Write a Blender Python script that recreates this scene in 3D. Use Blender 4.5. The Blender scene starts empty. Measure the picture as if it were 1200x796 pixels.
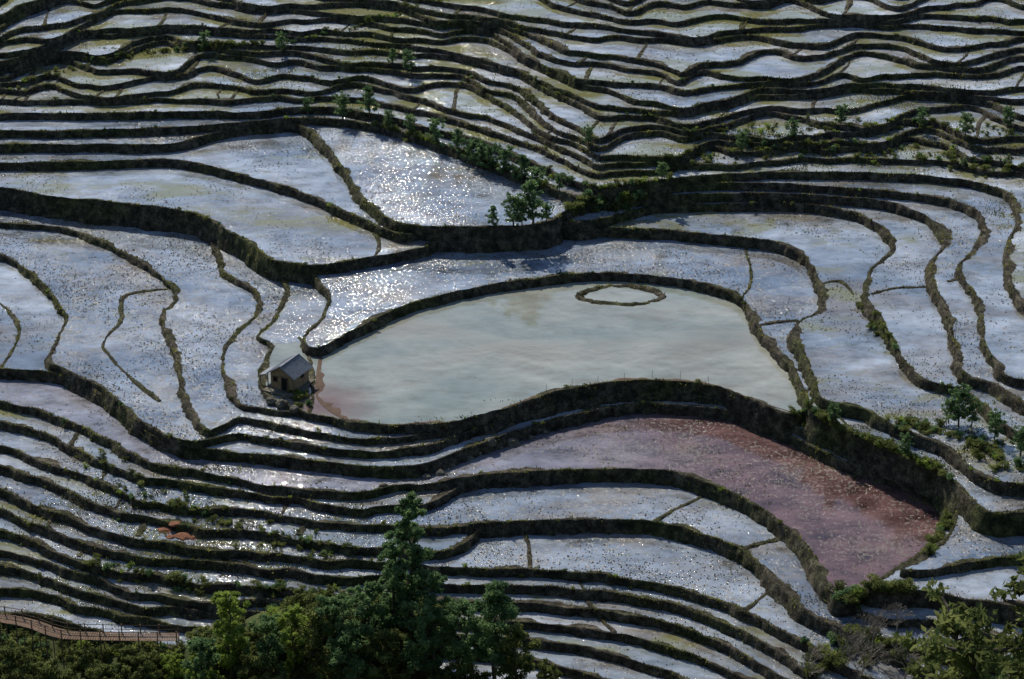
import bpy, bmesh, math, random
import numpy as np
from mathutils import Vector, noise, Matrix
random.seed(7); rng=np.random.default_rng(7)
sc=bpy.context.scene
# ------------------------------------------------------------------ camera
PITCH=math.radians(25); DIST=400.0; HF=2*math.atan(78/400)
TH=math.tan(HF/2)
C=np.array([0,-DIST*math.cos(PITCH),DIST*math.sin(PITCH)])
FW=np.array([0,math.cos(PITCH),-math.sin(PITCH)]); RT=np.array([1.,0,0]); UP=np.array([0,math.sin(PITCH),math.cos(PITCH)])
cam=bpy.data.cameras.new("camera"); co=bpy.data.objects.new("camera",cam); sc.collection.objects.link(co)
co.location=C; co.rotation_euler=(math.radians(90)-PITCH,0,0)
cam.angle=HF; cam.clip_start=1; cam.clip_end=6000; sc.camera=co
sc.view_settings.view_transform='Standard'; sc.view_settings.look='None'; sc.view_settings.exposure=0
def ray(px,py):
    u=(px-600)/600*TH; v=(398-py)/600*TH
    return FW+u*RT+v*UP
def onplane(px,py,z):
    d=ray(px,py); t=(z-C[2])/d[2]; p=C+d*t
    return (p[0],p[1])
# ------------------------------------------------------------------ material helpers
def newmat(name):
    m=bpy.data.materials.new(name); m.use_nodes=True; nt=m.node_tree; nt.nodes.clear()
    out=nt.nodes.new('ShaderNodeOutputMaterial'); return m,nt,out
def N(nt,t,**k):
    n=nt.nodes.new(t)
    for a,b in k.items(): setattr(n,a,b)
    return n
def geo(nt): return nt.nodes.new('ShaderNodeNewGeometry').outputs['Position']
def noise_n(nt,vec,scale,detail=4,rough=.55,mul=None):
    if mul is not None:
        mm=N(nt,'ShaderNodeVectorMath',operation='MULTIPLY'); nt.links.new(vec,mm.inputs[0]); mm.inputs[1].default_value=mul; vec=mm.outputs[0]
    n=N(nt,'ShaderNodeTexNoise'); n.inputs['Scale'].default_value=scale; n.inputs['Detail'].default_value=detail; n.inputs['Roughness'].default_value=rough
    nt.links.new(vec,n.inputs['Vector']); return n.outputs['Fac']
def ramp(nt,fac,stops):
    r=N(nt,'ShaderNodeValToRGB'); e=r.color_ramp.elements
    while len(e)<len(stops): e.new(0.5)
    for i,(p,c) in enumerate(stops):
        e[i].position=p; e[i].color=(c[0],c[1],c[2],1) if not isinstance(c,(int,float)) else (c,c,c,1)
    nt.links.new(fac,r.inputs['Fac']); return r.outputs['Color']
def mix(nt,fac,a,b,mode='MIX'):
    m=N(nt,'ShaderNodeMix',data_type='RGBA',blend_type=mode)
    if isinstance(fac,(int,float)): m.inputs[0].default_value=fac
    else: nt.links.new(fac,m.inputs[0])
    for s,v in ((6,a),(7,b)):
        if isinstance(v,tuple): m.inputs[s].default_value=(v[0],v[1],v[2],1)
        else: nt.links.new(v,m.inputs[s])
    return m.outputs[2]
def bump(nt,h,strength,dist):
    b=N(nt,'ShaderNodeBump'); b.inputs['Strength'].default_value=strength; b.inputs['Distance'].default_value=dist
    nt.links.new(h,b.inputs['Height']); return b.outputs['Normal']
def earth_mat(name,stops,sc1=.6,bs=.6,bd=.15,rough=.95):
    m,nt,out=newmat(name); p=geo(nt)
    b=N(nt,'ShaderNodeBsdfPrincipled'); b.inputs['Roughness'].default_value=rough; b.inputs['Specular IOR Level'].default_value=.15
    n1=noise_n(nt,p,sc1,6,.7); nt.links.new(ramp(nt,n1,stops),b.inputs['Base Color'])
    n2=noise_n(nt,p,3.5,4,.7); nt.links.new(bump(nt,n2,bs,bd),b.inputs['Normal'])
    nt.links.new(b.outputs[0],out.inputs[0]); return m
def leaf_mat(name,stops,sc1=.5,trans=.35):
    m,nt,out=newmat(name); p=geo(nt)
    col=ramp(nt,noise_n(nt,p,sc1,5,.75),stops)
    d=N(nt,'ShaderNodeBsdfDiffuse'); t=N(nt,'ShaderNodeBsdfTranslucent'); nt.links.new(col,d.inputs[0]); nt.links.new(col,t.inputs[0])
    ms=N(nt,'ShaderNodeMixShader'); ms.inputs[0].default_value=trans
    nt.links.new(d.outputs[0],ms.inputs[1]); nt.links.new(t.outputs[0],ms.inputs[2])
    nt.links.new(ms.outputs[0],out.inputs[0]); return m
def water_mat(name,c1,c2,x0=None,cR=None,cR2=None,speck=.5,rough=.05,olive=.35,ior=1.68,w=14,mott=.8,brown=.7,shore=None):
    """silty paddy water: world-position mottling, mud clods breaking the surface, reflective film"""
    m,nt,out=newmat(name); p=geo(nt)
    big=noise_n(nt,p,1,4,.65,(.035,.07,1.7)); fine=noise_n(nt,p,1,6,.7,(.2,.32,1))
    col=mix(nt,ramp(nt,big,[(.38,0),(.62,1)]),c1,c2)
    if brown>0: col=mix(nt,ramp(nt,noise_n(nt,p,1,5,.7,(.05,.09,3.1)),[(.48,0),(.64,brown)]),col,(.15,.12,.08))
    if cR is not None:
        s=N(nt,'ShaderNodeSeparateXYZ'); nt.links.new(p,s.inputs[0])
        nz=N(nt,'ShaderNodeMath',operation='MULTIPLY_ADD'); nt.links.new(noise_n(nt,p,.05,4,.6),nz.inputs[0]); nz.inputs[1].default_value=w*1.6; nt.links.new(s.outputs[0],nz.inputs[2])
        mr=N(nt,'ShaderNodeMapRange'); mr.inputs[1].default_value=x0+w*.8-w/2; mr.inputs[2].default_value=x0+w*.8+w/2; nt.links.new(nz.outputs[0],mr.inputs[0])
        cr=mix(nt,ramp(nt,noise_n(nt,p,1,6,.7,(.09,.16,1)),[(.38,0),(.62,1)]),cR,cR2)
        col=mix(nt,mr.outputs[0],col,cr)
    if shore is not None:   # stirred red silt around one corner of the pond (world position)
        ds=N(nt,'ShaderNodeVectorMath',operation='DISTANCE'); nt.links.new(p,ds.inputs[0]); ds.inputs[1].default_value=shore[0]
        dn=N(nt,'ShaderNodeMath',operation='MULTIPLY_ADD'); nt.links.new(noise_n(nt,p,.22,5,.7),dn.inputs[0]); dn.inputs[1].default_value=shore[1]*1.1; nt.links.new(ds.outputs['Value'],dn.inputs[2])
        mr=N(nt,'ShaderNodeMapRange'); mr.inputs[1].default_value=shore[1]*2.0; mr.inputs[2].default_value=shore[1]*.9; nt.links.new(dn.outputs[0],mr.inputs[0])
        col=mix(nt,mr.outputs[0],col,shore[2])
    lo=1-.62*mott; hi=1+.45*mott
    col=mix(nt,1.0,col,ramp(nt,fine,[(.34,(lo*1.03,lo,lo*.94)),(.5,(1.,1.,1.)),(.66,(hi,hi,hi*1.02))]),'MULTIPLY')
    if olive>0:
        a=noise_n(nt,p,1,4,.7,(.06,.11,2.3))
        col=mix(nt,ramp(nt,a,[(.66-olive*.2,0),(.78-olive*.2,.85)]),col,(.15,.145,.04))  # olive-gold patches mixed into the water colour by noise
    v=noise_n(nt,p,1,4,.75,(1.9,1.5,1.5)); v2=noise_n(nt,p,.09,3,.6)
    ad=N(nt,'ShaderNodeMath',operation='ADD'); nt.links.new(v,ad.inputs[0])
    sc2=N(nt,'ShaderNodeMath',operation='MULTIPLY'); nt.links.new(v2,sc2.inputs[0]); sc2.inputs[1].default_value=.35; nt.links.new(sc2.outputs[0],ad.inputs[1])
    th=.90-.17*speck
    mask=ramp(nt,ad.outputs[0],[(th-.04,0),(th+.03,.85)])
    col=mix(nt,mask,col,(.055,.048,.036))
    b=N(nt,'ShaderNodeBsdfPrincipled'); nt.links.new(col,b.inputs['Base Color'])
    b.inputs['IOR'].default_value=ior; b.inputs['Specular IOR Level'].default_value=.5
    rr2=mix(nt,ramp(nt,noise_n(nt,p,.07,4,.6),[(.42,0),(.6,1)]),(rough,)*3,(.13,.13,.13)); rr=mix(nt,mask,rr2,(.9,.9,.9)); nt.links.new(rr,b.inputs['Roughness'])
    nt.links.new(bump(nt,mask,.4,.08),b.inputs['Normal'])
    nt.links.new(b.outputs[0],out.inputs[0]); return m
def wall_mat():
    m,nt,out=newmat("earth_wall"); p=geo(nt)
    g=nt.nodes.new('ShaderNodeNewGeometry'); s=N(nt,'ShaderNodeSeparateXYZ'); nt.links.new(g.outputs['Normal'],s.inputs[0])
    n1=noise_n(nt,p,.65,8,.85); n0=noise_n(nt,p,.06,3,.6)
    earth=ramp(nt,n1,[(.38,(.016,.014,.011)),(.5,(.064,.056,.042)),(.62,(.19,.165,.12))])
    green=ramp(nt,n1,[(.38,(.015,.018,.010)),(.5,(.052,.058,.026)),(.62,(.15,.155,.06))])
    side=mix(nt,ramp(nt,n0,[(.46,0),(.64,1)]),earth,green)
    grass=ramp(nt,noise_n(nt,p,.3,7,.85),[(.40,(.055,.045,.03)),(.49,(.105,.10,.04)),(.62,(.27,.26,.08))])
    f=N(nt,'ShaderNodeMath',operation='MULTIPLY_ADD'); nt.links.new(n1,f.inputs[0]); f.inputs[1].default_value=1.0; nt.links.new(s.outputs[2],f.inputs[2])
    col=mix(nt,ramp(nt,f.outputs[0],[(1.1,0),(1.45,1)]),side,grass)
    b=N(nt,'ShaderNodeBsdfPrincipled'); b.inputs['Roughness'].default_value=.95; b.inputs['Specular IOR Level'].default_value=.1
    nt.links.new(col,b.inputs['Base Color']); nt.links.new(bump(nt,noise_n(nt,p,1.6,6,.8),1,.6),b.inputs['Normal'])
    nt.links.new(b.outputs[0],out.inputs[0]); return m
M_wall=wall_mat()
M_redsoil=earth_mat("red_soil",[(.3,(.14,.06,.035)),(.7,(.26,.12,.07))])
M_silt=earth_mat("silt_bank",[(.3,(.07,.048,.036)),(.7,(.14,.095,.068))],.5)
M_hill=earth_mat("hillside_soil",[(.3,(.03,.04,.015)),(.55,(.06,.075,.025)),(.8,(.1,.11,.04))],.25)
M_grass=leaf_mat("grass_blades",[(.38,(.035,.03,.018)),(.48,(.085,.09,.03)),(.62,(.32,.32,.085))],.22,.5)
M_stub=leaf_mat("stubble",[(.3,(.03,.028,.024)),(.6,(.085,.076,.052))],.5,.1)
M_tree=leaf_mat("tree_leaves",[(.32,(.045,.085,.042)),(.48,(.11,.185,.082)),(.64,(.25,.35,.14))],.6,.5)
M_tree2=leaf_mat("light_leaves",[(.3,(.12,.17,.04)),(.55,(.26,.34,.07)),(.75,(.42,.5,.12))],.5,.5)
M_shrub=leaf_mat("shrub_leaves",[(.32,(.045,.055,.022)),(.48,(.115,.14,.045)),(.64,(.27,.29,.10))],.5,.45)
M_bark=earth_mat("bark",[(.3,(.05,.04,.03)),(.7,(.14,.12,.10))],2)
M_twig=earth_mat("twig",[(.3,(.14,.12,.10)),(.7,(.3,.26,.22))],2)
M_rock=earth_mat("rock",[(.3,(.05,.045,.035)),(.7,(.2,.18,.14))],.8)
M_wood=earth_mat("wood",[(.3,(.11,.07,.05)),(.7,(.22,.155,.11))],2)
M_roof=earth_mat("roof_tiles",[(.3,(.14,.15,.17)),(.7,(.30,.31,.34))],1.5)
M_brick=earth_mat("mud_brick",[(.3,(.18,.125,.075)),(.7,(.34,.25,.15))],1.5)
M_dark=earth_mat("dark_opening",[(.3,(.01,.01,.01)),(.7,(.02,.02,.02))])
W_blue=water_mat("water_blue",(.10,.13,.17),(.28,.31,.35),speck=.45,olive=.4)
W_k2=water_mat("water_olive",(.10,.13,.17),(.26,.29,.33),speck=.5,olive=.8)  # wider olive-gold patches in this level's water colour
W_spk=water_mat("water_speckled",(.09,.12,.165),(.23,.26,.30),speck=.75,olive=.25)
W_up=water_mat("water_upper",(.13,.155,.19),(.38,.40,.42),speck=.4,olive=1.0)
hc=onplane(378,474,0)
W_pond=water_mat("water_green_silt",(.165,.195,.175),(.28,.285,.245),speck=-.9,olive=0,rough=.06,mott=.35,brown=.5,ior=1.5,shore=((hc[0],hc[1],0),6.0,(.14,.09,.07)))
W_red=water_mat("water_red_silt",(.12,.125,.155),(.20,.205,.245),x0=8,cR=(.062,.032,.030),cR2=(.135,.078,.074),speck=.75,olive=0,w=40,mott=1.0,ior=1.5,brown=.3)
W_low=water_mat("water_low",(.11,.14,.17),(.29,.31,.335),speck=.5,olive=.6)
# ------------------------------------------------------------------ mesh helpers
def obj(name,me,mat=None,parent=None):
    o=bpy.data.objects.new(name,me); sc.collection.objects.link(o)
    if mat and not me.materials: me.materials.append(mat)
    if parent: o.parent=parent
    return o
def fast_mesh(name,V,F):
    V=np.asarray(V,dtype=np.float32); F=np.asarray(F,dtype=np.int32); k=F.shape[1]
    me=bpy.data.meshes.new(name); me.vertices.add(len(V)); me.vertices.foreach_set('co',V.ravel())
    me.loops.add(F.size); me.loops.foreach_set('vertex_index',F.ravel())
    me.polygons.add(len(F)); me.polygons.foreach_set('loop_start',np.arange(0,F.size,k,dtype=np.int32))
    me.update(calc_edges=True); me.validate(); return me
def catmull(P,step=7.0):
    P=[np.array(p,float) for p in P]; P=[2*P[0]-P[1]]+P+[2*P[-1]-P[-2]]; out=[]
    for i in range(1,len(P)-2):
        a,b,c,d=P[i-1:i+3]; L=np.linalg.norm(c-b); n=max(2,int(L/step))
        m1=(c-a)*.5; m2=(d-b)*.5
        l1=np.linalg.norm(m1)+1e-6; l2=np.linalg.norm(m2)+1e-6
        m1*=min(1,L/l1); m2*=min(1,L/l2)
        for k in range(n):
            t=k/n; h=(2*t**3-3*t**2+1, t**3-2*t**2+t, -2*t**3+3*t**2, t**3-t**2)
            out.append(h[0]*b+h[1]*m1+h[2]*c+h[3]*m2)
    out.append(P[-2]); return out
def resample(W,ds):
    W=np.array(W); L=np.r_[0,np.cumsum(np.linalg.norm(np.diff(W,axis=0),axis=1))]
    n=max(4,int(L[-1]/ds)); s=np.linspace(0,L[-1],n); return np.c_[np.interp(s,L,W[:,0]),np.interp(s,L,W[:,1])]
def wobble(W,seed,amp=.28,sc_=.22):
    o=W.copy()
    for i,(x,y) in enumerate(W):
        o[i,0]+=amp*noise.noise(Vector((x*sc_,y*sc_,seed)))+amp*.5*noise.noise(Vector((x*.8,y*.8,seed+9)))
        o[i,1]+=amp*noise.noise(Vector((x*sc_,y*sc_,seed+31)))+amp*.5*noise.noise(Vector((x*.8,y*.8,seed+40)))
    return o
def normals(W):
    T=np.gradient(W,axis=0)
    k=np.ones(5)/5
    T=np.c_[np.convolve(np.pad(T[:,0],2,'edge'),k,'valid'),np.convolve(np.pad(T[:,1],2,'edge'),k,'valid')]
    T/=np.linalg.norm(T,axis=1)[:,None]+1e-9
    return np.c_[T[:,1],-T[:,0]]
tuft_src=[]
def strip(name,W,z,prof,seed,mat,tufts=1.0,shelf=0.0):
    Nn=normals(W); K=len(prof); V=np.zeros((len(W),K,3))
    for i in range(len(W)):
        x,y=W[i]
        n1=noise.noise(Vector((x*.35,y*.35,seed))); n2=noise.noise(Vector((x*.12,y*.12,seed+5)))
        hs=1+.6*n2+.6*n1; ws=1+.9*max(-.5,n2)+.3*n1
        sh=shelf*max(0,noise.noise(Vector((x*.18,y*.18,seed+77)))+.05+.35*noise.noise(Vector((x*.9,y*.9,seed+3))))
        foot=max(0,noise.noise(Vector((x*.16,y*.16,seed+21)))*1.4)+.3*n1
        for k,(o,h) in enumerate(prof):
            nn=noise.noise(Vector((x*.9+k*3.1,y*.9,seed+k*7.7)))+.6*noise.noise(Vector((x*2.1,y*2.1+k,seed)))
            oo=o*ws+(.12+.2*(k>5))*nn; hh=h*hs+.08*nn if h>.06 else h+.18*nn*(h<-.1)
            if k==0: hh=h; oo-=sh
            if k==1 and shelf: oo-=sh*.5
            if shelf and k>5: oo+=foot*(k-5)*.28
            V[i,k]=(x+Nn[i,0]*oo,y+Nn[i,1]*oo,z+hh)
    idx=np.arange(len(W)*K).reshape(len(W),K)
    F=np.stack([idx[:-1,:-1],idx[:-1,1:],idx[1:,1:],idx[1:,:-1]],-1).reshape(-1,4)
    o=obj(name,fast_mesh(name,V.reshape(-1,3),F),mat)
    if tufts>0: tuft_src.append((V,Nn,tufts))
    return o
PROF=[(-.56,-.04),(-.42,.05),(-.3,.14),(-.12,.22),(.0,.17),(.1,-.12),(.24,-.7),(.42,-1.5),(.7,-2.6),(1.1,-4.2)]
DPROF=[(-.38,-.05),(-.22,.12),(0,.16),(.22,.12),(.38,-.05)]
slabs=[]
def slab(z,pts,mat,tufts=1.0,amp=.4):
    seed=len(slabs)*3.17
    img=catmull(pts); W=[onplane(p[0],p[1],z) for p in img]
    W=wobble(resample(W,.42),seed,amp)
    a=W[0]; b=W[-1]
    poly=list(map(tuple,W))+[(b[0]+120,b[1]+20),(b[0]+160,420),(a[0]-160,420),(a[0]-120,a[1]+20)]
    ext=np.vstack([resample([(a[0]-120,a[1]+20),tuple(a)],2)[:-1],W,resample([tuple(b),(b[0]+120,b[1]+20)],2)[1:]])
    slabs.append((z,np.array(poly)))
    me=bpy.data.meshes.new("paddy_water"); me.from_pydata([(x,y,z) for x,y in poly],[],[list(range(len(poly)))]); me.update()
    obj("paddy_water",me,mat)
    strip("terrace_wall",ext,z,PROF,seed,M_wall,tufts=tufts,shelf=1.8)
def dike(z,pts,tufts=.5,name="paddy_dike"):
    W=[onplane(p[0],p[1],z) for p in catmull(pts)]
    W=wobble(resample(W,.42),len(slabs)+pts[0][0],.3)
    strip(name,W,z,DPROF,pts[0][0]*.13,M_wall,tufts=tufts)
def sheet(name,z,pts,mat):
    W=[onplane(p[0],p[1],z) for p in catmull(pts+[pts[0]],5)[:-1]]
    me=bpy.data.meshes.new(name); me.from_pydata([(x,y,z) for x,y in W],[],[list(range(len(W)))]); me.update(); return obj(name,me,mat)
# ------------------------------------------------------------------ hand-surveyed contours
R_z=-4.0
n_lines=[
 (-13.2,[(-80,735),(0,722),(60,728),(120,742),(200,760),(300,770),(420,780),(560,800),(620,812),(720,830),(940,880),(1260,990)],W_low),
 (-12.3,[(-80,700),(0,690),(60,700),(120,715),(200,733),(300,740),(420,752),(560,768),(620,774),(680,790),(760,810),(940,850),(1260,960)],W_low),
 (-11.4,[(-80,672),(0,664),(60,680),(120,700),(200,715),(300,722),(420,735),(560,748),(620,752),(700,764),(770,785),(850,815),(940,840),(1260,950)],W_low),
 (-10.5,[(-80,650),(0,646),(50,660),(110,683),(180,698),(260,704),(340,710),(440,722),(560,730),(620,731),(710,742),(780,758),(850,785),(900,812),(1000,850),(1260,940)],W_low),
 (-9.5,[(-80,628),(0,624),(50,640),(110,664),(180,678),(260,688),(340,692),(440,703),(540,708),(620,709),(715,719),(790,734),(860,762),(910,792),(1000,838),(1260,935)],W_low),
 (-8.5,[(-80,604),(0,598),(50,618),(110,642),(180,655),(260,664),(340,670),(440,680),(540,687),(620,688),(720,697),(800,713),(870,742),(930,777),(1000,825),(1260,930)],W_low),
 (-7.5,[(-80,570),(0,574),(50,594),(100,615),(160,632),(240,643),(330,650),(430,662),(510,667),(620,668),(720,677),(800,692),(880,722),(945,757),(1000,790),(1260,900)],W_spk),
 (-6.6,[(-80,540),(0,550),(60,568),(110,590),(170,610),(240,620),(330,628),(430,642),(505,650),(540,640),(600,600),(900,640),(1000,745),(1260,860)],W_low),
 (-5.8,[(-80,515),(0,524),(60,545),(110,566),(160,586),(230,597),(320,604),(420,617),(505,622),(600,613),(700,611),(765,612),(820,627),(870,645),(905,680),(938,712),(985,738),(1100,770),(1260,805)],W_spk),
 (-4.9,[(-80,490),(0,497),(60,515),(115,540),(165,562),(230,573),(320,583),(400,594),(470,596),(508,590),(545,565),(620,540),(900,560),(975,690),(1020,722),(1100,730),(1180,750),(1260,762)],W_low),
 (R_z,[(-80,466),(0,470),(50,482),(100,503),(150,530),(200,548),(260,556),(340,567),(420,577),(490,573),(535,562),(600,555),(700,551),(780,553),(830,567),(880,590),(920,620),(950,652),(966,688),(985,710),(1030,690),(1120,670),(1200,690),(1260,690)],W_red),
 (-2.6,[(-80,436),(0,434),(60,438),(115,460),(150,487),(190,517),(250,528),(330,537),(420,547),(490,547),(545,528),(600,508),(660,490),(740,475),(820,478),(885,489),(935,515),(1000,545),(1060,563),(1098,582),(1106,605),(1088,638),(1045,670),(1020,690),(1080,692),(1130,702),(1200,715),(1260,720)],W_blue),
 (-1.7,[(-80,285),(0,300),(40,325),(76,370),(66,400),(56,424),(82,437),(125,460),(158,490),(190,509),(225,519),(262,512),(290,510),(350,521),(430,531),(500,524),(560,504),(640,481),(740,463),(830,466),(890,480),(940,505),(1000,532),(1060,550),(1108,570),(1122,600),(1105,632),(1058,666),(1100,668),(1160,657),(1260,650)],W_spk),
 (-1.0,[(-80,255),(0,262),(80,270),(150,300),(207,343),(188,372),(206,420),(215,470),(238,505),(262,500),(282,491),(345,503),(430,516),(500,509),(560,492),(600,465),(900,440),(1260,500)],W_spk),
 (-.5,[(-80,190),(20,210),(60,240),(120,252),(225,262),(250,290),(262,320),(300,345),(298,370),(264,405),(262,450),(275,472),(305,479),(345,485),(400,475),(600,440),(900,420),(1260,480)],W_spk),
 (0,[(-80,150),(220,235),(262,258),(290,300),(327,318),(333,345),(318,378),(298,394),(316,405),(303,438),(316,468),(355,482),(400,493),(450,500),(520,497),(590,480),(650,461),(740,447),(830,452),(880,470),(930,487),(965,478),(1260,470)],W_pond),
 (1.2,[(-80,100),(300,275),(345,310),(366,322),(384,345),(377,372),(352,398),(374,408),(420,385),(480,358),(560,338),(640,326),(700,321),(780,326),(840,338),(868,352),(885,380),(905,410),(935,440),(946,475),(990,505),(1050,530),(1095,550),(1125,572),(1155,600),(1200,602),(1260,592)],W_spk),
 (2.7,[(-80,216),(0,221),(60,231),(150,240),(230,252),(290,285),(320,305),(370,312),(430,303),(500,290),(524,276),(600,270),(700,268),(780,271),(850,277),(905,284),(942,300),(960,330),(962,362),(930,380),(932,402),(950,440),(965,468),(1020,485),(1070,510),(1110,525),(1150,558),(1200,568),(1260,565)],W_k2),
 (3.9,[(-80,190),(0,192),(100,191),(200,188),(260,200),(340,222),(400,247),(438,264),(470,276),(495,270),(520,255),(630,250),(670,262),(720,254),(770,242),(860,240),(940,240),(1000,250),(1035,268),(1047,290),(1022,315),(1012,345),(1028,372),(1050,410),(1080,445),(1130,458),(1165,490),(1200,510),(1260,520)],W_blue),
 (5.2,[(-80,172),(0,171),(100,170),(200,170),(240,160),(300,148),(350,148),(385,178),(412,215),(440,248),(475,263),(560,267),(640,262),(665,248),(700,238),(760,232),(840,228),(940,229),(1040,238),(1088,256),(1107,282),(1087,318),(1105,360),(1117,400),(1128,438),(1165,452),(1200,475),(1260,485)],W_spk),
 (6.3,[(-80,156),(0,155),(100,154),(210,150),(290,143),(350,139),(390,141),(440,148),(510,168),(570,192),(630,215),(680,234),(720,224),(800,217),(900,216),(1050,226),(1120,237),(1152,256),(1142,290),(1122,316),(1146,352),(1152,400),(1178,440),(1260,455)],W_blue),
 (7.4,[(-80,136),(0,134),(100,134),(200,132),(300,132),(370,126),(440,135),(500,150),(560,165),(640,198),(700,220),(780,211),(900,203),(1060,205),(1140,214),(1183,230),(1192,262),(1177,300),(1192,350),(1260,400)],W_up),
]
def rough_left(pts,i,z):
    if not(-13.3<z<-2.7): return pts
    o=[]
    for (x,y) in catmull(pts,22):
        f=1 if x<480 else max(0,1-(x-480)/60)
        o.append((x,y+f*(8.5*noise.noise(Vector((x/85,i*.75,12)))+4.5*noise.noise(Vector((x/33,i*1.7,5))))))
    return o
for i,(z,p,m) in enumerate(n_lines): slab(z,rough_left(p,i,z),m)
# ------------------------------------------------------------------ upper terraces
XS=[-80,0,100,200,300,400,500,600,700,800,900,1000,1100,1200,1260]
TAB=[
 [118,117,119,116,118,112,132,162,205,198,189,186,190,205,215],
 [112,109,107,103,103,98,112,142,190,184,173,169,172,188,196],
 [110,101,76,72,79,83,95,125,174,169,158,153,157,170,176],
 [103,91,64,58,65,69,80,108,157,156,142,138,141,152,156],
 [95,81,52,45,52,56,66,92,138,143,125,119,122,132,135],
 [86,70,40,31,40,43,52,76,118,128,108,104,105,111,115],
 [77,60,28,17,26,30,40,62,98,114,92,88,88,92,95],
 [66,48,15,2,10,18,28,48,77,97,77,72,72,75,78],
 [55,37,2,-11,-3,6,17,36,57,78,62,55,57,60,62],
 [43,26,-12,-22,-15,-5,6,24,38,54,44,37,40,45,46],
 [30,14,-26,-34,-27,-16,-5,11,22,32,26,20,24,28,30],
 [16,2,-40,-48,-40,-28,-17,-4,6,12,9,3,8,12,15],
 [0,-12,-54,-62,-54,-42,-31,-18,-8,-4,-6,-12,-8,-4,0],
 [-20,-30,-72,-80,-72,-58,-48,-36,-26,-22,-24,-30,-26,-22,-18],
 [-44,-55,-96,-102,-94,-80,-70,-58,-48,-44,-46,-52,-48,-44,-40],
 [-70,-80,-120,-126,-118,-104,-94,-82,-72,-68,-70,-76,-72,-68,-64]]
xx=np.arange(-80,1261,12)
Yb=np.array([np.interp(xx,XS,r) for r in TAB])
src=np.linspace(0,1,len(TAB)); dst=np.linspace(0,1,20); Yb=np.array([np.interp(dst,src,Yb[:,j]) for j in range(len(xx))]).T
gaps=Yb[:-1]-Yb[1:]
fac=np.array([[math.exp(1.9*noise.noise(Vector((x/120,i*.83+.4,3)))+.6*noise.noise(Vector((x/45,i*1.9,9)))) for x in xx] for i in range(len(gaps))])
g2=gaps*fac
for b in range(0,len(g2),6):
    s=gaps[b:b+6].sum(0)/g2[b:b+6].sum(0); g2[b:b+6]*=s
Y=np.vstack([Yb[0],Yb[0]-np.cumsum(g2,axis=0)])
Y=Y+np.array([[5*noise.noise(Vector((x/70,i*.3,3)))+2.6*noise.noise(Vector((x/28,i*1.3,8))) for x in xx] for i in range(len(Y))])
x5,y5=zip(*n_lines[-1][1][:12]); lim=np.interp(xx,x5,y5); lim[xx>1140]=214
z=7.4; UPC=[]; prev=lim
for i in range(len(Y)):
    y=np.minimum(Y[i],prev-3.4); prev=y; z+=.72
    pts=list(zip(xx,y)); UPC.append((z,pts)); slab(z,pts,W_up)
ZTOP=z
for i in range(len(UPC)-5):
    z,p=UPC[i]; _,q=UPC[i+1]
    for k in range(7):
        j=random.randint(1,len(xx)-4)
        if p[j][1]-q[j][1]>11: dike(z,[(p[j][0],p[j][1]-1),((p[j][0]+q[j+1][0])/2+random.uniform(-6,8),(p[j][1]+q[j][1])/2),(q[j+1][0]+random.uniform(-8,12),q[j+1][1]-2)],.3)
dike(1.2,[(868,351),(881,330),(879,312),(874,290)]); dike(1.2,[(886,383),(905,378),(935,376)])
dike(1.2,[(962,470),(985,490),(1000,505)])
dike(-5.8,[(765,612),(795,596),(828,580),(840,570)]); dike(-5.8,[(868,645),(895,636),(925,628),(940,618)])
dike(-7.5,[(622,669),(620,645),(614,618),(610,608)])
dike(-1.7,[(205,338),(160,343),(143,350),(140,378),(121,405),(150,440),(186,470)])
dike(-2.6,[(-40,340),(0,355),(22,385),(14,412),(0,432)])
dike(2.7,[(1000,345),(985,330),(965,333)]); dike(5.2,[(1110,330),(1125,326),(1135,310)]); dike(3.9,[(1020,345),(1050,338),(1095,336)])
dike(2.7,[(440,300),(445,285),(430,262)])
dike(-7.5,[(870,718),(905,690),(915,680)]); dike(-8.5,[(690,694),(675,680),(665,670)])
dike(-9.5,[(700,716),(688,704),(680,690)]); dike(-10.5,[(720,742),(705,728),(690,712)])
dike(0,[(350,396),(362,412),(366,438),(367,468),(362,484)])
for zz in (-4.9,-5.8,-6.6,-7.5,-8.5,-9.5):
    i=[l[0] for l in n_lines].index(zz); A=n_lines[i][1]; B=n_lines[i+1][1]
    for xk in (random.uniform(20,200),random.uniform(240,420)):
        ya=np.interp(xk,[p[0] for p in A],[p[1] for p in A]); yb=np.interp(xk+10,[p[0] for p in B],[p[1] for p in B])
        dike(zz,[(xk,ya-4),(xk+4,(ya+yb)/2),(xk+10,yb-2)],.3)
sheet("paddy_water",.014,[(302,300),(333,319),(340,345),(325,378),(306,394),(322,402),(352,400),(385,390),(400,340),(345,290)],W_spk)
def silt(pts,z,w0,seed):
    W=resample([onplane(p[0],p[1],z) for p in catmull(pts)],.4); n=normals(W); L=len(W); V=[];F=[]
    for i,(x,y) in enumerate(W):
        t=math.sin(math.pi*i/(L-1))**.5; w=.3+w0*t*max(0,.5+1.3*noise.noise(Vector((x*.15,y*.15,seed)))+.9*noise.noise(Vector((x*.7,y*.7,seed))))
        V+= [(x-n[i,0]*.3,y-n[i,1]*.3,z+.05),(x-n[i,0]*(w+.1),y-n[i,1]*(w+.1),z+.02),(x-n[i,0]*(w+.5),y-n[i,1]*(w+.5),z-.03)]
    for i in range(L-1):
        for k in range(2): a=i*3+k; F.append((a,a+1,a+4,a+3))
    obj("silt_bank",fast_mesh("silt_bank",V,F),M_silt)
silt([(372,416),(368,440),(369,468),(400,492),(450,499),(520,496)],0,1.1,1)
silt([(590,480),(650,461),(740,447),(830,452),(880,470),(925,484)],0,.6,2)
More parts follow.
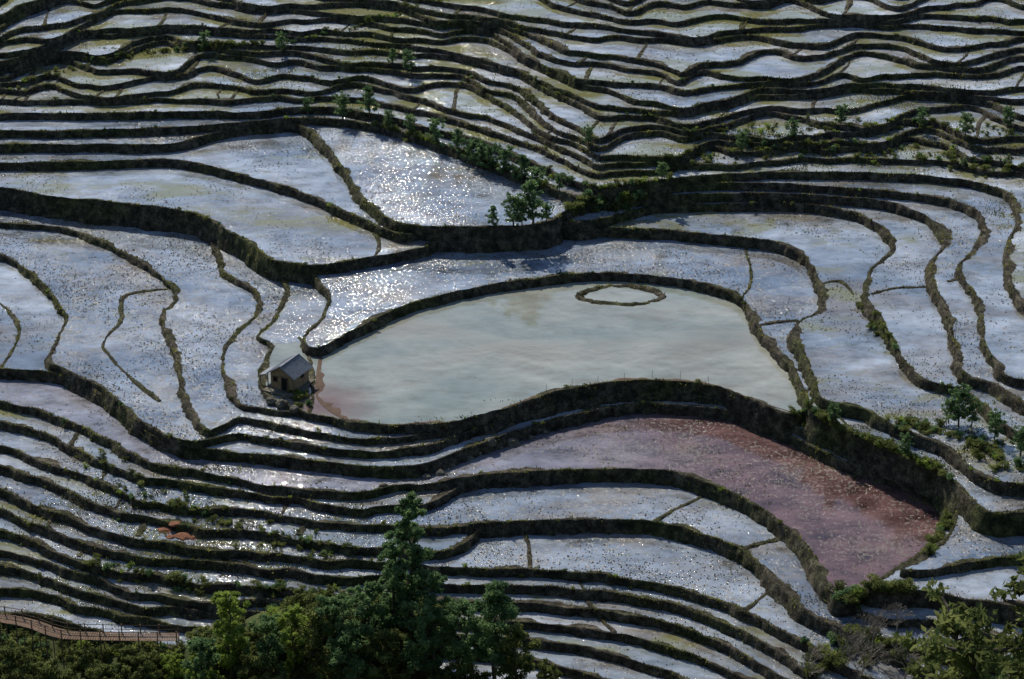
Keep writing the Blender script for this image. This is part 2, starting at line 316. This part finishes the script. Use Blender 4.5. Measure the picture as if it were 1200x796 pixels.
ring=[(725+47*math.cos(a)+3*math.cos(3*a),346.5+11.5*math.sin(a)+1.5*math.sin(2*a+1)) for a in np.linspace(math.pi*.93,-math.pi*1.07,26)]
W=np.array([onplane(p[0],p[1],0) for p in ring]); W=wobble(resample(W,.3),5,.9)
strip("ring_dike",W,0,[(-.8,-.05),(-.45,.2),(0,.32),(.4,.2),(.8,-.05)],4,M_wall,tufts=1.2)
# ------------------------------------------------------------------ height raster
GX0,GY0,GR=-150.,-150.,.5; NX,NY=600,760
zmap=np.full((NY,NX),-40.); idm=np.full((NY,NX),-1)
gx=GX0+(np.arange(NX)+.5)*GR
for si in sorted(range(len(slabs)),key=lambda i:slabs[i][0]):
    z,P=slabs[si]; Q=np.roll(P,-1,axis=0)
    for r in range(NY):
        y=GY0+(r+.5)*GR
        c=(P[:,1]>y)!=(Q[:,1]>y)
        if not c.any(): continue
        xs=np.sort(P[c,0]+(y-P[c,1])*(Q[c,0]-P[c,0])/(Q[c,1]-P[c,1]))
        ins=(np.searchsorted(xs,gx)%2)==1
        zmap[r,ins]=z; idm[r,ins]=si
def ground_h(x,y):
    b=np.interp(y,[-700,-420,-362,-262,-150,-112,-85,-62,-50],[260,190,158,82,0,-28,-20,-14.6,-17])
    k=6.0*math.exp(-((x+17)/17)**2-((y+65)/9)**2)+2.6*math.exp(-((x+40)/14)**2-((y+70)/7)**2)
    k2=4*math.exp(-((x-60)/14)**2-((y+66)/9)**2)
    f=min(1,max(0,(-y-40)/20))
    return b+k+k2+(1.3*noise.noise(Vector((x*.09,y*.09,1)))+.5*noise.noise(Vector((x*.35,y*.35,2))))*f - (0 if y<-48 else (y+48)*.6 if y<60 else 64.8)
def mk_ground():
    xs=np.concatenate([[-2500,-1200,-500,-250],np.arange(-140,141,1.2),[250,500,1200,2500]]); ys=np.concatenate([[-2000,-900,-600],np.arange(-420,-130,10),np.arange(-130,-40,1.2),[-30,-10,60,300,420,700,1500,3000]])
    V=[]
    for y in ys:
        for x in xs:
            if y<=60: h=ground_h(x,y)
            elif y<420: h=-60
            else: h=ZTOP+(y-420)*.25-1
            V.append((x,y,h))
    nx=len(xs); idx=np.arange(len(V)).reshape(len(ys),nx)
    F=np.stack([idx[:-1,:-1],idx[:-1,1:],idx[1:,1:],idx[1:,:-1]],-1).reshape(-1,4)
    return obj("hillside_ground",fast_mesh("hillside_ground",V,F),M_hill)
mk_ground()
for r in range(NY):
    y=GY0+(r+.5)*GR
    if y<-40:
        for c in range(0,NX,2):
            h=ground_h(gx[c],y)
            for cc in (c,c+1):
                if h>zmap[r,cc]: zmap[r,cc]=h; idm[r,cc]=-2
def zat(x,y):
    c=int((x-GX0)/GR); r=int((y-GY0)/GR)
    if 0<=c<NX and 0<=r<NY: return zmap[r,c]
    return ground_h(x,y)
def hit(px,py):
    d=ray(px,py); t=200.
    while t<620:
        p=C+d*t
        if p[2]<=zat(p[0],p[1]): return (p[0],p[1],float(zat(p[0],p[1])))
        t+=.25
    return (p[0],p[1],p[2])
extra_tufts=[]
def fallow(pxc,pyc,rx,ry,dens=9):
    x0,y0,_=hit(pxc,pyc); n=int(rx*ry*3.14*dens)
    x=x0+rng.normal(0,rx*.55,n); y=y0+rng.normal(0,ry*.55,n)
    zz=np.array([zat(a,b) for a,b in zip(x,y)]); nn=np.array([noise.noise(Vector((a*.2,b*.3,4))) for a,b in zip(x,y)])
    k=nn>-.12; extra_tufts.append(np.c_[x[k],y[k],zz[k]])
for a in [(150,575,10,5),(215,600,11,5),(300,628,10,4),(190,640,9,4),(120,690,9,5),(350,655,8,4),(430,600,5,2),(260,550,6,1.5),(60,600,5,3),(250,665,8,4),
          (880,168,16,5),(1020,160,18,6),(1150,175,12,6),(960,200,14,3),(720,240,6,3),(1080,510,9,3),(1010,505,7,3),(1150,520,9,5),(1130,480,5,3),
          (560,512,7,1.5),(660,495,8,1.0),(490,548,5,2),(180,62,12,3),(330,90,8,3),(430,60,8,4),(1060,120,14,4),(1100,560,5,3),(1190,250,4,8)]: fallow(*a,dens=12)
def build_tufts():
    Vs=[]
    for V,Nn,dn in tuft_src:
        n,K,_=V.shape
        cen=V[:,0,:2]; vis=(np.abs(cen[:,0])<115)&(cen[:,1]<150)
        ids=np.nonzero(vis)[0]; ids=ids[ids<n-1]
        if len(ids)==0: continue
        cnt=int(len(ids)*.42*26*dn)
        i=rng.choice(ids,cnt); u=rng.random(cnt)[:,None]
        kk=(rng.random(cnt)**1.4*(min(K-1,8)-.01)); k=kk.astype(int); f=(kk-k)[:,None]
        a=V[i,k]*(1-f)+V[i,k+1]*f; b=V[i+1,k]*(1-f)+V[i+1,k+1]*f
        Vs.append(np.c_[a*(1-u)+b*u, Nn[i], k[:,None]])
    P=np.vstack(Vs)
    ns=np.sin(P[:,0]*.9+np.sin(P[:,1]*.7)*2)+np.sin(P[:,1]*1.3+P[:,0]*.4)+1.2*np.sin(P[:,0]*.17+P[:,1]*.11+np.sin(P[:,1]*.21)*2); P=P[ns+rng.normal(0,.8,len(P))>.2]
    E=np.vstack(extra_tufts); P=np.vstack([P,np.c_[E,np.zeros((len(E),3))]])
    n=len(P); ang=rng.random(n)*6.283; hgt=rng.uniform(.08,.30,n)*(1+1.2*(rng.random(n)>.93)); w=rng.uniform(.06,.15,n)
    side=np.c_[np.cos(ang),np.sin(ang),np.zeros(n)]*w[:,None]
    lean=np.c_[P[:,3:5]*np.clip((P[:,5]-2.5)*.3,0,.7)[:,None]+rng.normal(0,.4,(n,2)),np.ones(n)]*hgt[:,None]
    b=P[:,:3]-np.array([0,0,.03]); V=np.stack([b-side,b+side,b+lean],1).reshape(-1,3)
    obj("grass",fast_mesh("grass",V,np.arange(3*n).reshape(n,3)),M_grass)
build_tufts()
def build_stubble(total=420000):
    x=rng.uniform(-105,105,total); y=rng.uniform(-75,120,total)
    row=np.round((y*.9+x*.25)/.6)*.6; y=(row-x*.25)/.9+rng.normal(0,.14,total)
    c=((x-GX0)/GR).astype(int); r=((y-GY0)/GR).astype(int); r=np.clip(r,1,NY-2)
    idd=idm[r,c]; zz=zmap[r,c]
    D={}
    for si,(z,_) in enumerate(slabs):
        D[si]=.12
        if z in(-5.8,-7.5): D[si]=.45
        if z in(-1.0,-.5,-1.7): D[si]=.36
        if z==0: D[si]=0.0
        if z==R_z: D[si]=.14
        if z==1.2: D[si]=.3
        if z in(2.7,3.9): D[si]=.18
        if z==5.2: D[si]=.3
    dv=np.array([D.get(int(i),0) for i in range(len(slabs))]+[0,0])
    cl=.45+.7*np.sin(x*.11+zz*2.1)*np.sin(y*.17+zz*1.3)+.35*np.sin(x*.43+y*.31)
    keep=(rng.random(total)<dv[idd]*np.clip(cl,.03,1.4))&(idd>=0)
    x,y,zz=x[keep],y[keep],zz[keep]; n=len(x)
    ang=rng.random(n)*6.283; w=rng.uniform(.06,.18,n); h=rng.uniform(.06,.22,n)
    base=np.c_[x,y,zz-.01]; tri=[]
    for q in range(3):
        a=ang+q*2.094; tri.append(base+np.c_[np.cos(a)*w,np.sin(a)*w,np.zeros(n)])
    top=base+np.c_[rng.normal(0,.05,n),rng.normal(0,.05,n),h]
    V=np.stack(tri+[top],1).reshape(-1,3); o=np.arange(n)[:,None]*4
    F=np.concatenate([o+np.array([0,1,3]),o+np.array([1,2,3]),o+np.array([2,0,3])])
    obj("rice_stubble",fast_mesh("rice_stubble",V,F),M_stub)
build_stubble()
# ------------------------------------------------------------------ trees
def tube(V,F,a,b,ra,rb,n=6):
    a=np.array(a,float); b=np.array(b,float); d=b-a; L=np.linalg.norm(d)+1e-6; d/=L
    s=np.cross(d,[0,0,1.]) if abs(d[2])<.9 else np.cross(d,[1.,0,0]); s/=np.linalg.norm(s); t=np.cross(d,s); o=len(V)
    for k in range(n):
        c=math.cos(6.2832*k/n); q=math.sin(6.2832*k/n); V.append(a+(s*c+t*q)*ra)
    for k in range(n):
        c=math.cos(6.2832*k/n); q=math.sin(6.2832*k/n); V.append(b+(s*c+t*q)*rb)
    for k in range(n): F.append((o+k,o+(k+1)%n,o+n+(k+1)%n,o+n+k))
def leaves(cents,rad,n,ls,flat=.8):
    cents=np.array(cents); rad=np.array(rad)
    pr=rad**2; pr=pr/pr.sum(); i=rng.choice(len(cents),n,p=pr)
    d=rng.normal(size=(n,3)); d/=np.linalg.norm(d,axis=1)[:,None]; r=rng.random(n)**.45
    p=cents[i]+d*(rad[i]*r*rng.uniform(.7,1.15,n))[:,None]*np.array([1,1,flat])
    a=rng.normal(size=(n,3)); a/=np.linalg.norm(a,axis=1)[:,None]; b=np.cross(a,rng.normal(size=(n,3))); b/=np.linalg.norm(b,axis=1)[:,None]+1e-9
    s=rng.uniform(.6,1.3,n)[:,None]*ls
    V=np.stack([p-a*s,p+b*s*.45,p+a*s,p-b*s*.45],1).reshape(-1,3)
    return V,np.arange(4*n).reshape(n,4)
def tree_meshes(H,R,kind,nl,ls,seed,low=.34):
    rs=random.Random(seed); V=[];F=[];cs=[];rd=[]
    pts=[np.array([0,0,-.6])]
    for k in range(1,6): pts.append(np.array([rs.uniform(-.03,.03)*H,rs.uniform(-.03,.03)*H,H*.85*k/5]))
    r0=H*.018+.05
    for k in range(5): tube(V,F,pts[k],pts[k+1],r0*(1-k*.17),r0*(1-(k+1)*.17))
    nb=int(24 if kind=='cone' else 20); t0=.14 if kind=='cone' else low
    for k in range(nb):
        t=t0+(.96-t0)*(k/nb); i=min(4,int(t*5/.85)) if t<.85 else 4; f=min(1,max(0,t*5/.85-i))
        s=pts[i]*(1-f)+pts[i+1]*f; a=k*2.4+rs.uniform(-.5,.5)
        prof=(1-t)**.65*1.2+.15 if kind=='cone' else math.sin(min(1,(t-t0+.12)/(1.08-t0))*math.pi)**.6+.2
        L=R*prof*rs.uniform(.65,1.2)
        e=s+np.array([math.cos(a)*L*.8,math.sin(a)*L*.8,L*rs.uniform(.1,.45)])
        tube(V,F,s,e,r0*.35,r0*.1,4)
        for q in (.35,.7,1.0):
            c=s+(e-s)*q+np.array([rs.uniform(-.2,.2)*L,rs.uniform(-.2,.2)*L,rs.uniform(-.1,.25)*L]); cs.append(c); rd.append(max(.35,R*.27*rs.uniform(.7,1.3)*(1.1-t*.5)))
    cs.append(pts[5]+np.array([0,0,H*.06])); rd.append(R*.22); cs.append(pts[5]*.95); rd.append(R*.28)
    LV,LF=leaves(cs,rd,nl,ls)
    return fast_mesh("trunk",V,F),fast_mesh("crown",LV,LF)
cache={}
def tree(name,px,py,H,R,kind='round',nl=5000,ls=.22,mat=None,key=None,seed=1,pos=None,rot=None,low=.34):
    p=pos or hit(px,py)
    e=bpy.data.objects.new(name,None); sc.collection.objects.link(e); e.location=p; e.rotation_euler=(0,0,rot if rot is not None else random.uniform(0,6.28))
    if key and (key in cache):
        tm,cm,H0=cache[key]; s=H/H0; e.scale=(s,s,s)
    else:
        tm,cm=tree_meshes(H,R,kind,nl,ls,seed,low); tm.materials.append(M_bark); cm.materials.append(mat or M_tree)
        if key: cache[key]=(tm,cm,H)
    obj("trunk",tm,parent=e); obj("crown",cm,parent=e); return e
def tree_top(name,px,ptop,pyb,R,**k):
    p=hit(px,pyb); d=np.linalg.norm(np.array(p)-C); H=(pyb-ptop)*d*TH/600/math.cos(PITCH)/.97
    tree(name,px,pyb,H,R,pos=p,**k)
tree_top("tree",483,566,740,3.2,kind='cone',nl=16000,ls=.23,seed=3)
tree_top("tree",465,628,755,3.0,kind='round',nl=10000,ls=.23,seed=5,low=.15)
tree_top("tree",432,682,785,3.2,kind='round',nl=9000,ls=.23,seed=6,low=.15)
tree_top("tree",580,674,800,3.4,kind='cone',nl=13000,ls=.22,seed=8)
tree_top("tree",508,664,775,2.4,kind='round',nl=7000,ls=.22,seed=9,low=.15)
tree_top("tree",272,688,800,2.8,kind='round',nl=9000,ls=.22,mat=M_tree2,seed=11,low=.2)
tree_top("tree",345,708,795,2.2,kind='round',nl=5000,ls=.2,mat=M_tree2,seed=12,low=.2)
for i,(px,pt,pb,R) in enumerate([(395,700,775,3.0),(370,710,790,3.0),(315,720,800,2.8),(545,700,790,3.2),(605,738,820,2.8),(500,715,800,3.4),(240,745,820,2.4),(460,735,815,3.4),(410,738,820,3.4)]):
    tree_top("tree",px,pt,pb,R,kind='round',nl=6000,ls=.23,mat=[M_tree,M_shrub,M_tree][i%3],seed=60+i,low=.12)
tree("tree",300,825,7,2.8,'round',6500,.22,M_shrub,key='t1',seed=13,low=.15)
tree("tree",240,830,6,2.6,'round',5000,.2,M_tree2,key='t2',seed=14,low=.15)
for px,py,h,k in [(540,825,6,'t1'),(395,825,6,'t1'),(425,840,7,'t1'),(520,830,6,'t1'),(640,815,4.5,'t1'),(60,832,7,'t1'),(120,825,6,'t1'),(170,815,6,'t1'),(20,815,7,'t1'),(330,840,6,'t1'),(205,800,4,'t2'),(560,845,7,'t1'),(300,775,4.5,'t1'),(335,765,4,'t1'),(100,795,4.5,'t1'),(30,795,4.5,'t1'),(-10,800,5,'t1'),(150,790,4,'t1'),(270,770,3.5,'t1')]:
    tree("tree",px,py,h,3,key=k)
tree("sapling",575,203,5.2,1.7,'round',2400,.18,M_tree,key='s1',seed=20,low=.2)
tree("sapling",612,216,5.6,1.5,'cone',2400,.18,M_tree,key='s2',seed=21)
for px,py,h,k in [(553,195,4.5,'s1'),(510,168,4.2,'s1'),(433,140,5.2,'s2'),(402,140,4.4,'s1'),(624,264,7.5,'s2'),(602,266,5,'s1'),(612,266,4.2,'s1'),(578,267,3.6,'s2'),(640,262,3.2,'s1'),(1123,500,5.5,'s1'),(1112,496,3.2,'s1'),(1138,500,3.6,'s1'),(478,85,4,'s1'),(1080,150,3.5,'s1'),(985,152,3.5,'s1'),(330,62,3.5,'s1'),(592,209,5,'s1'),(628,224,4,'s1'),(536,184,4,'s2'),(480,160,3.4,'s1'),(360,135,3,'s1'),(460,80,3,'s2'),(690,170,3,'s1'),(1180,150,3.5,'s1'),(870,178,3.5,'s1'),(565,200,5,'s2'),(455,150,3,'s1'),(655,232,3,'s1'),(1165,515,4,'s1'),(1195,535,4,'s1'),(1060,535,3,'s1'),(975,505,3,'s1'),(930,165,3.5,'s1'),(1130,165,4,'s1'),(775,215,3,'s1'),(240,60,3.5,'s1')]:
    tree("sapling",px,py,h*1.1,1.4,key=k)
shr=[]
for s in range(5):
    rs=random.Random(s+50); cs=[];rd=[];V=[];F=[]
    for k in range(9):
        a=rs.uniform(0,6.28); r=rs.uniform(0,.9); c=np.array([math.cos(a)*r,math.sin(a)*r,rs.uniform(.2,1.1)]); cs.append(c); rd.append(rs.uniform(.3,.55)); tube(V,F,(0,0,-.2),c,.05,.015,4)
    LV,LF=leaves(cs,rd,520,.14); base=len(V)
    V=np.vstack([np.array(V),LV]); F=np.vstack([np.array(F),LF+base]); shr.append(fast_mesh("shrub",V,F))
for me,m in zip(shr,[M_shrub,M_shrub,M_tree,M_shrub,M_tree2]): me.materials.append(m)
def shrub(p,s):
    o=obj("shrub",shr[random.choices(range(5),[4,4,3,4,1.5])[0]]); o.location=p; o.scale=(s*random.uniform(.8,1.4),s*random.uniform(.8,1.3),s*random.uniform(.7,1.2)); o.rotation_euler=(0,0,random.uniform(0,6.28))
def shrub_line(pts,n,s0,s1,j=4):
    pts=catmull(pts,4)
    for k in range(n):
        a=random.choice(pts); p=hit(a[0]+random.gauss(0,j),a[1]+random.gauss(0,j*.5)); shrub(p,random.uniform(s0,s1))
shrub_line([(672,250),(700,245),(730,243),(758,238)],45,.6,1.3,4)
shrub_line([(440,150),(510,170),(570,193),(640,218)],80,.3,.9,4)
shrub_line([(640,205),(700,225),(780,212)],40,.3,.8,5)
shrub_line([(945,490),(1000,520),(1060,545),(1100,565)],80,.4,1.0,7)
shrub_line([(1050,500),(1120,512),(1180,545),(1215,560)],70,.4,1.0,8)
shrub_line([(1010,360),(1030,390),(1050,410)],24,.3,.8,4)
shrub_line([(780,190),(900,178),(1000,175),(1200,200)],130,.3,.8,12)
shrub_line([(800,160),(950,150),(1100,150),(1200,160)],80,.3,.7,8)
shrub_line([(0,112),(100,76),(220,58),(330,52),(450,22),(520,0)],110,.3,.8,3)
shrub_line([(340,440),(345,462),(355,476)],22,.4,.9,4)
shrub_line([(120,545),(200,590),(300,625),(420,650)],90,.3,.7,14)
shrub_line([(100,660),(250,690),(400,700)],80,.3,.8,10)
shrub_line([(985,700),(1040,705),(1060,690)],50,.5,1.2,8)
shrub_line([(1100,575),(1110,610),(1090,645)],30,.4,.9,4)
for k in range(1300):
    p=hit(random.uniform(0,1200),random.uniform(0,700)); c=int((p[0]-GX0)/GR); r=int((p[1]-GY0)/GR)
    if zmap[max(r-2,0),c]!=zmap[min(r+1,NY-1),c]: shrub(p,random.uniform(.12,.48))
for k in range(3600):
    px=random.uniform(-40,1260); py=random.uniform(680,880)
    x,y=onplane(px,py,-13)
    r=int((y-GY0)/GR); c=int((x-GX0)/GR)
    if 0<=r<NY and 0<=c<NX and idm[r,c]==-2: shrub((x,y,zmap[r,c]-.1),random.uniform(.5,1.6))
def bare_tree(pos,H,seed):
    rs=random.Random(seed); V=[];F=[]
    def br(p,d,L,r,lv):
        e=p+d*L; tube(V,F,p,e,r,r*.7,5 if lv<2 else 3)
        if lv>=6: return
        for k in range(3 if lv<4 else 2):
            nd=d+np.array([rs.gauss(0,.42),rs.gauss(0,.42),rs.gauss(.08,.25)]); nd/=np.linalg.norm(nd); br(e,nd,L*rs.uniform(.65,.9),max(r*.66,.018),lv+1)
    br(np.array([0,0,-.5]),np.array([.05,0,1.]),H*.25,H*.016,0)
    e=obj("bare_tree",fast_mesh("bare_tree",V,F),M_twig); e.location=pos
for i,(px,py,h) in enumerate([(985,790,7.5),(1020,775,8),(1060,800,8),(945,800,6),(1050,745,5.5),(1090,775,6),(1005,810,9)]): bare_tree(hit(px,py),h,i+3)
shrub_line([(950,780),(1010,760),(1100,770),(1200,790)],150,.4,1.1,16)
for (px,py,y,R,seed,nl) in [(1165,696,-262,3.9,31,4800),(1216,618,-262,1.7,33,1200),(1112,752,-258,2.4,35,2200)]:
    d=ray(px,py); t=(y-C[1])/d[1]; p=C+d*t
    g=ground_h(p[0],y)
    tree("broadleaf_tree",0,0,(p[2]-g)/.95,R,'round',nl,.24,M_shrub,seed=seed,pos=(p[0],y,g),rot=1.0,low=.5)
# ------------------------------------------------------------------ boxes
def box(V,F,c,s,rz=0):
    o=len(V); cz,sz=math.cos(rz),math.sin(rz)
    for dx,dy,dz in [(-1,-1,-1),(1,-1,-1),(1,1,-1),(-1,1,-1),(-1,-1,1),(1,-1,1),(1,1,1),(-1,1,1)]:
        x,y=dx*s[0]/2,dy*s[1]/2; V.append((c[0]+x*cz-y*sz,c[1]+x*sz+y*cz,c[2]+dz*s[2]/2))
    F+= [(o,o+3,o+2,o+1),(o+4,o+5,o+6,o+7),(o,o+1,o+5,o+4),(o+1,o+2,o+6,o+5),(o+2,o+3,o+7,o+6),(o+3,o,o+4,o+7)]
def mesh_obj(name,V,F,mat,parent=None):
    me=bpy.data.meshes.new(name); me.from_pydata([tuple(v) for v in V],[],F); me.update(); return obj(name,me,mat,parent)
hp=onplane(340,450,0.3)
hut=bpy.data.objects.new("field_hut",None); sc.collection.objects.link(hut); hut.location=(hp[0],hp[1],.35); hut.rotation_euler=(0,0,math.radians(62))
L,Wd,Hh,RH=4.4,3.8,2.5,1.2
V=[(-L/2,-Wd/2,0),(L/2,-Wd/2,0),(L/2,Wd/2,0),(-L/2,Wd/2,0),(-L/2,-Wd/2,Hh),(L/2,-Wd/2,Hh),(L/2,Wd/2,Hh),(-L/2,Wd/2,Hh),(-L/2,0,Hh+RH),(L/2,0,Hh+RH)]
F=[(0,1,5,4),(2,3,7,6),(1,2,6,9,5),(3,0,4,8,7)]
mesh_obj("walls",V,F,M_brick,hut)
V=[];F=[]
for sgn in (-1,1):
    o=len(V); ov=.5
    ey=sgn*(Wd/2+ov); ez=Hh-RH*ov/(Wd/2)+.06
    for x in (-L/2-.4,L/2+.4):
        V+= [(x,0,Hh+RH+.08),(x,ey,ez),(x,0,Hh+RH-.04),(x,ey,ez-.12)]
    F+= [(o,o+1,o+5,o+4),(o+2,o+3,o+7,o+6),(o+1,o+3,o+7,o+5),(o,o+2,o+3,o+1),(o+4,o+5,o+7,o+6)]
    for k in range(14):
        x=-L/2-.3+k*(L+.6)/13; tube(V,F,(x,sgn*.05,Hh+RH+.11),(x,ey,ez+.03),.05,.05,4)
mesh_obj("roof",V,F,M_roof,hut)
V=[];F=[]; box(V,F,(0,0,Hh+RH+.12),(L+.8,.3,.14)); mesh_obj("roof_ridge",V,F,M_roof,hut)
V=[];F=[]; box(V,F,(-L/2-.03,-.5,.95),(.08,.95,1.9)); box(V,F,(-L/2-.03,1.1,1.5),(.08,.7,.7)); box(V,F,(0.4,-Wd/2-.03,1.6),(.8,.08,.6)); mesh_obj("door_and_windows",V,F,M_dark,hut)
V=[];F=[]
for y in (-1.02,.02): box(V,F,(-L/2-.06,y,.97),(.12,.1,1.95))
box(V,F,(-L/2-.06,-.5,1.99),(.12,1.2,.1)); box(V,F,(-L/2-.07,1.1,1.1),(.12,.9,.08)); box(V,F,(-L/2-.07,1.1,1.9),(.12,.9,.08))
for a in (-Wd/2-.3,Wd/2+.3): box(V,F,(-L/2-.3,a,1.1),(.12,.12,2.2))
mesh_obj("timber_frame",V,F,M_wood,hut)
V=[];F=[]; box(V,F,(-.4,0,-.35),(L+2.2,Wd+1.2,.68)); mesh_obj("stone_base",V,F,M_rock,hut)
V=[(-1.6,Wd/2+.52,1.75),(-1.6,Wd/2+2.4,1.2),(1.6,Wd/2+2.4,1.2),(1.6,Wd/2+.52,1.75),(-1.6,Wd/2+.52,1.65),(-1.6,Wd/2+2.4,1.1),(1.6,Wd/2+2.4,1.1),(1.6,Wd/2+.52,1.65)]
F=[(0,1,2,3),(4,7,6,5),(0,4,5,1),(1,5,6,2),(2,6,7,3)]; mesh_obj("lean_to_roof",V,F,M_roof,hut)
V=[];F=[]
for x in (-1.5,1.5): box(V,F,(x,Wd/2+2.3,.4),(.1,.1,1.5))
mesh_obj("lean_to_posts",V,F,M_wood,hut)
def boulder(px,py,s,seed,name="boulder",mat=None,flat=.75):
    bm=bmesh.new(); bmesh.ops.create_icosphere(bm,subdivisions=3,radius=1)
    for v in bm.verts:
        q=v.co.copy(); v.co*=1+.35*noise.noise(q*1.1+Vector((seed,0,0)))+.15*noise.noise(q*3+Vector((seed,0,0)))
        v.co.z*=flat
    me=bpy.data.meshes.new(name); bm.to_mesh(me); bm.free(); o=obj(name,me,mat or M_rock); p=hit(px,py); o.location=p; o.scale=(s,s*.9,s)
for i,(px,py,s) in enumerate([(601,521,1.2),(548,538,.8),(560,533,.7),(575,528,.9),(585,525,.6),(330,474,.9),(318,470,.8),(345,480,.7),(322,462,.6),(530,545,.7),(515,556,.7),(500,560,.6),(622,514,.6),(640,508,.5),(450,570,.6),(335,466,.7)]): boulder(px,py,s,i*2.3)
for i,(px,py,s) in enumerate([(195,622,1.1),(205,618,.8),(214,629,1.2),(226,630,.9),(200,630,.7)]): boulder(px,py,s,i*4.1,"red_soil_heap",M_redsoil,.3)
def walkway():
    e=bpy.data.objects.new("wooden_walkway",None); sc.collection.objects.link(e)
    ZW=-10.8
    P=[(-40,722),(0,724),(38,731),(70,743),(110,745),(160,746),(208,746)]
    Wp=resample([onplane(p[0],p[1],ZW) for p in catmull(P)],2.2); n=normals(Wp)
    V=[];F=[]; DV=[];DF=[]
    for i,(x,y) in enumerate(Wp):
        for s in (-.9,.9):
            q=(x+n[i,0]*s,y+n[i,1]*s); box(V,F,(q[0],q[1],ZW+.1),(.14,.14,2.4))
            g=zat(*q); tube(V,F,(q[0],q[1],g-.3),(q[0],q[1],ZW-.1),.08,.08,5)
            if i<len(Wp)-1:
                q2=(Wp[i+1,0]+n[i+1,0]*s,Wp[i+1,1]+n[i+1,1]*s)
                for h in (.5,1.15): tube(V,F,(q[0],q[1],ZW+h),(q2[0],q2[1],ZW+h),.05,.05,4)
    Wf=resample(Wp,.32); nf=normals(Wf)
    for i,(x,y) in enumerate(Wf):
        box(DV,DF,(x,y,ZW-.05+.02*random.random()),(.27,2.1,.07),math.atan2(nf[i,1],nf[i,0])+math.pi/2)
    mesh_obj("railing",V,F,M_wood,e); mesh_obj("deck_planks",DV,DF,M_wood,e)
walkway()
V=[];F=[]
Wf=resample([onplane(p[0],p[1]-2,0) for p in catmull([(640,462),(740,445),(830,450)])],3.4)
for x,y in Wf: tube(V,F,(x,y,0),(x+random.uniform(-.06,.06),y,1.1+random.uniform(-.3,.3)),.03,.025,4)
mesh_obj("stake_fence",V,F,M_wood)
def person(px,py,shirt,trous,name="farmer"):
    p=hit(px,py)
    me=bpy.data.meshes.new("body")
    vs=[(0,0,.92),(0,0,1.15),(0,0,1.42),(0,0,1.52),(0,-.02,1.64),(.19,0,1.40),(.27,-.04,1.14),(.25,-.2,.95),(-.19,0,1.40),(-.27,-.02,1.14),(-.27,-.1,.9),(.1,0,.88),(.12,-.06,.5),(.12,.02,.06),(.12,-.14,.03),(-.1,0,.88),(-.12,.05,.5),(-.12,.15,.06),(-.12,.0,.03)]
    ed=[(0,1),(1,2),(2,3),(3,4),(2,5),(5,6),(6,7),(2,8),(8,9),(9,10),(0,11),(11,12),(12,13),(13,14),(0,15),(15,16),(16,17),(17,18)]
    rad=[.15,.14,.14,.06,.11,.07,.05,.04,.07,.05,.04,.1,.07,.05,.04,.1,.07,.05,.04]
    me.from_pydata(vs,ed,[]); o=obj(name,me); o.location=p; o.rotation_euler=(0,0,.6)
    o.modifiers.new("s",'SKIN')
    for i,r in enumerate(rad): me.skin_vertices[0].data[i].radius=(r,r); me.skin_vertices[0].data[i].use_root=(i==0)
    o.modifiers.new("ss",'SUBSURF').levels=1
    m,nt,out=newmat("clothes"); b=N(nt,'ShaderNodeBsdfPrincipled'); s=N(nt,'ShaderNodeSeparateXYZ'); tc=N(nt,'ShaderNodeTexCoord'); nt.links.new(tc.outputs['Object'],s.inputs[0])
    mr=N(nt,'ShaderNodeMath',operation='DIVIDE'); nt.links.new(s.outputs[2],mr.inputs[0]); mr.inputs[1].default_value=1.8
    r=ramp(nt,mr.outputs[0],[(0,trous),(.5,shirt),(.84,(.35,.2,.14))]); r.node.color_ramp.interpolation='CONSTANT'
    nt.links.new(r,b.inputs['Base Color']); nt.links.new(b.outputs[0],out.inputs[0]); me.materials.append(m)
person(367,778,(.03,.08,.4),(.03,.03,.06)); person(231,752,(.6,.6,.6),(.05,.05,.08))
# ------------------------------------------------------------------ light
SE=math.radians(43); az=math.radians(-24)
sd=Vector((math.sin(az)*math.cos(SE),math.cos(az)*math.cos(SE),math.sin(SE)))
sl=bpy.data.lights.new("sun",'SUN'); sl.energy=5.0; sl.angle=math.radians(.5); sl.color=(1,.94,.82)
so=bpy.data.objects.new("sun",sl); sc.collection.objects.link(so); so.rotation_euler=sd.to_track_quat('Z','Y').to_euler()
w=bpy.data.worlds.new("World"); sc.world=w; w.use_nodes=True; nt=w.node_tree
sky=nt.nodes.new('ShaderNodeTexSky'); sky.sky_type='NISHITA'; sky.sun_disc=False; sky.sun_elevation=SE; sky.sun_rotation=az; sky.altitude=1500
nt.links.new(sky.outputs[0],nt.nodes['Background'].inputs[0]); nt.nodes['Background'].inputs[1].default_value=.15
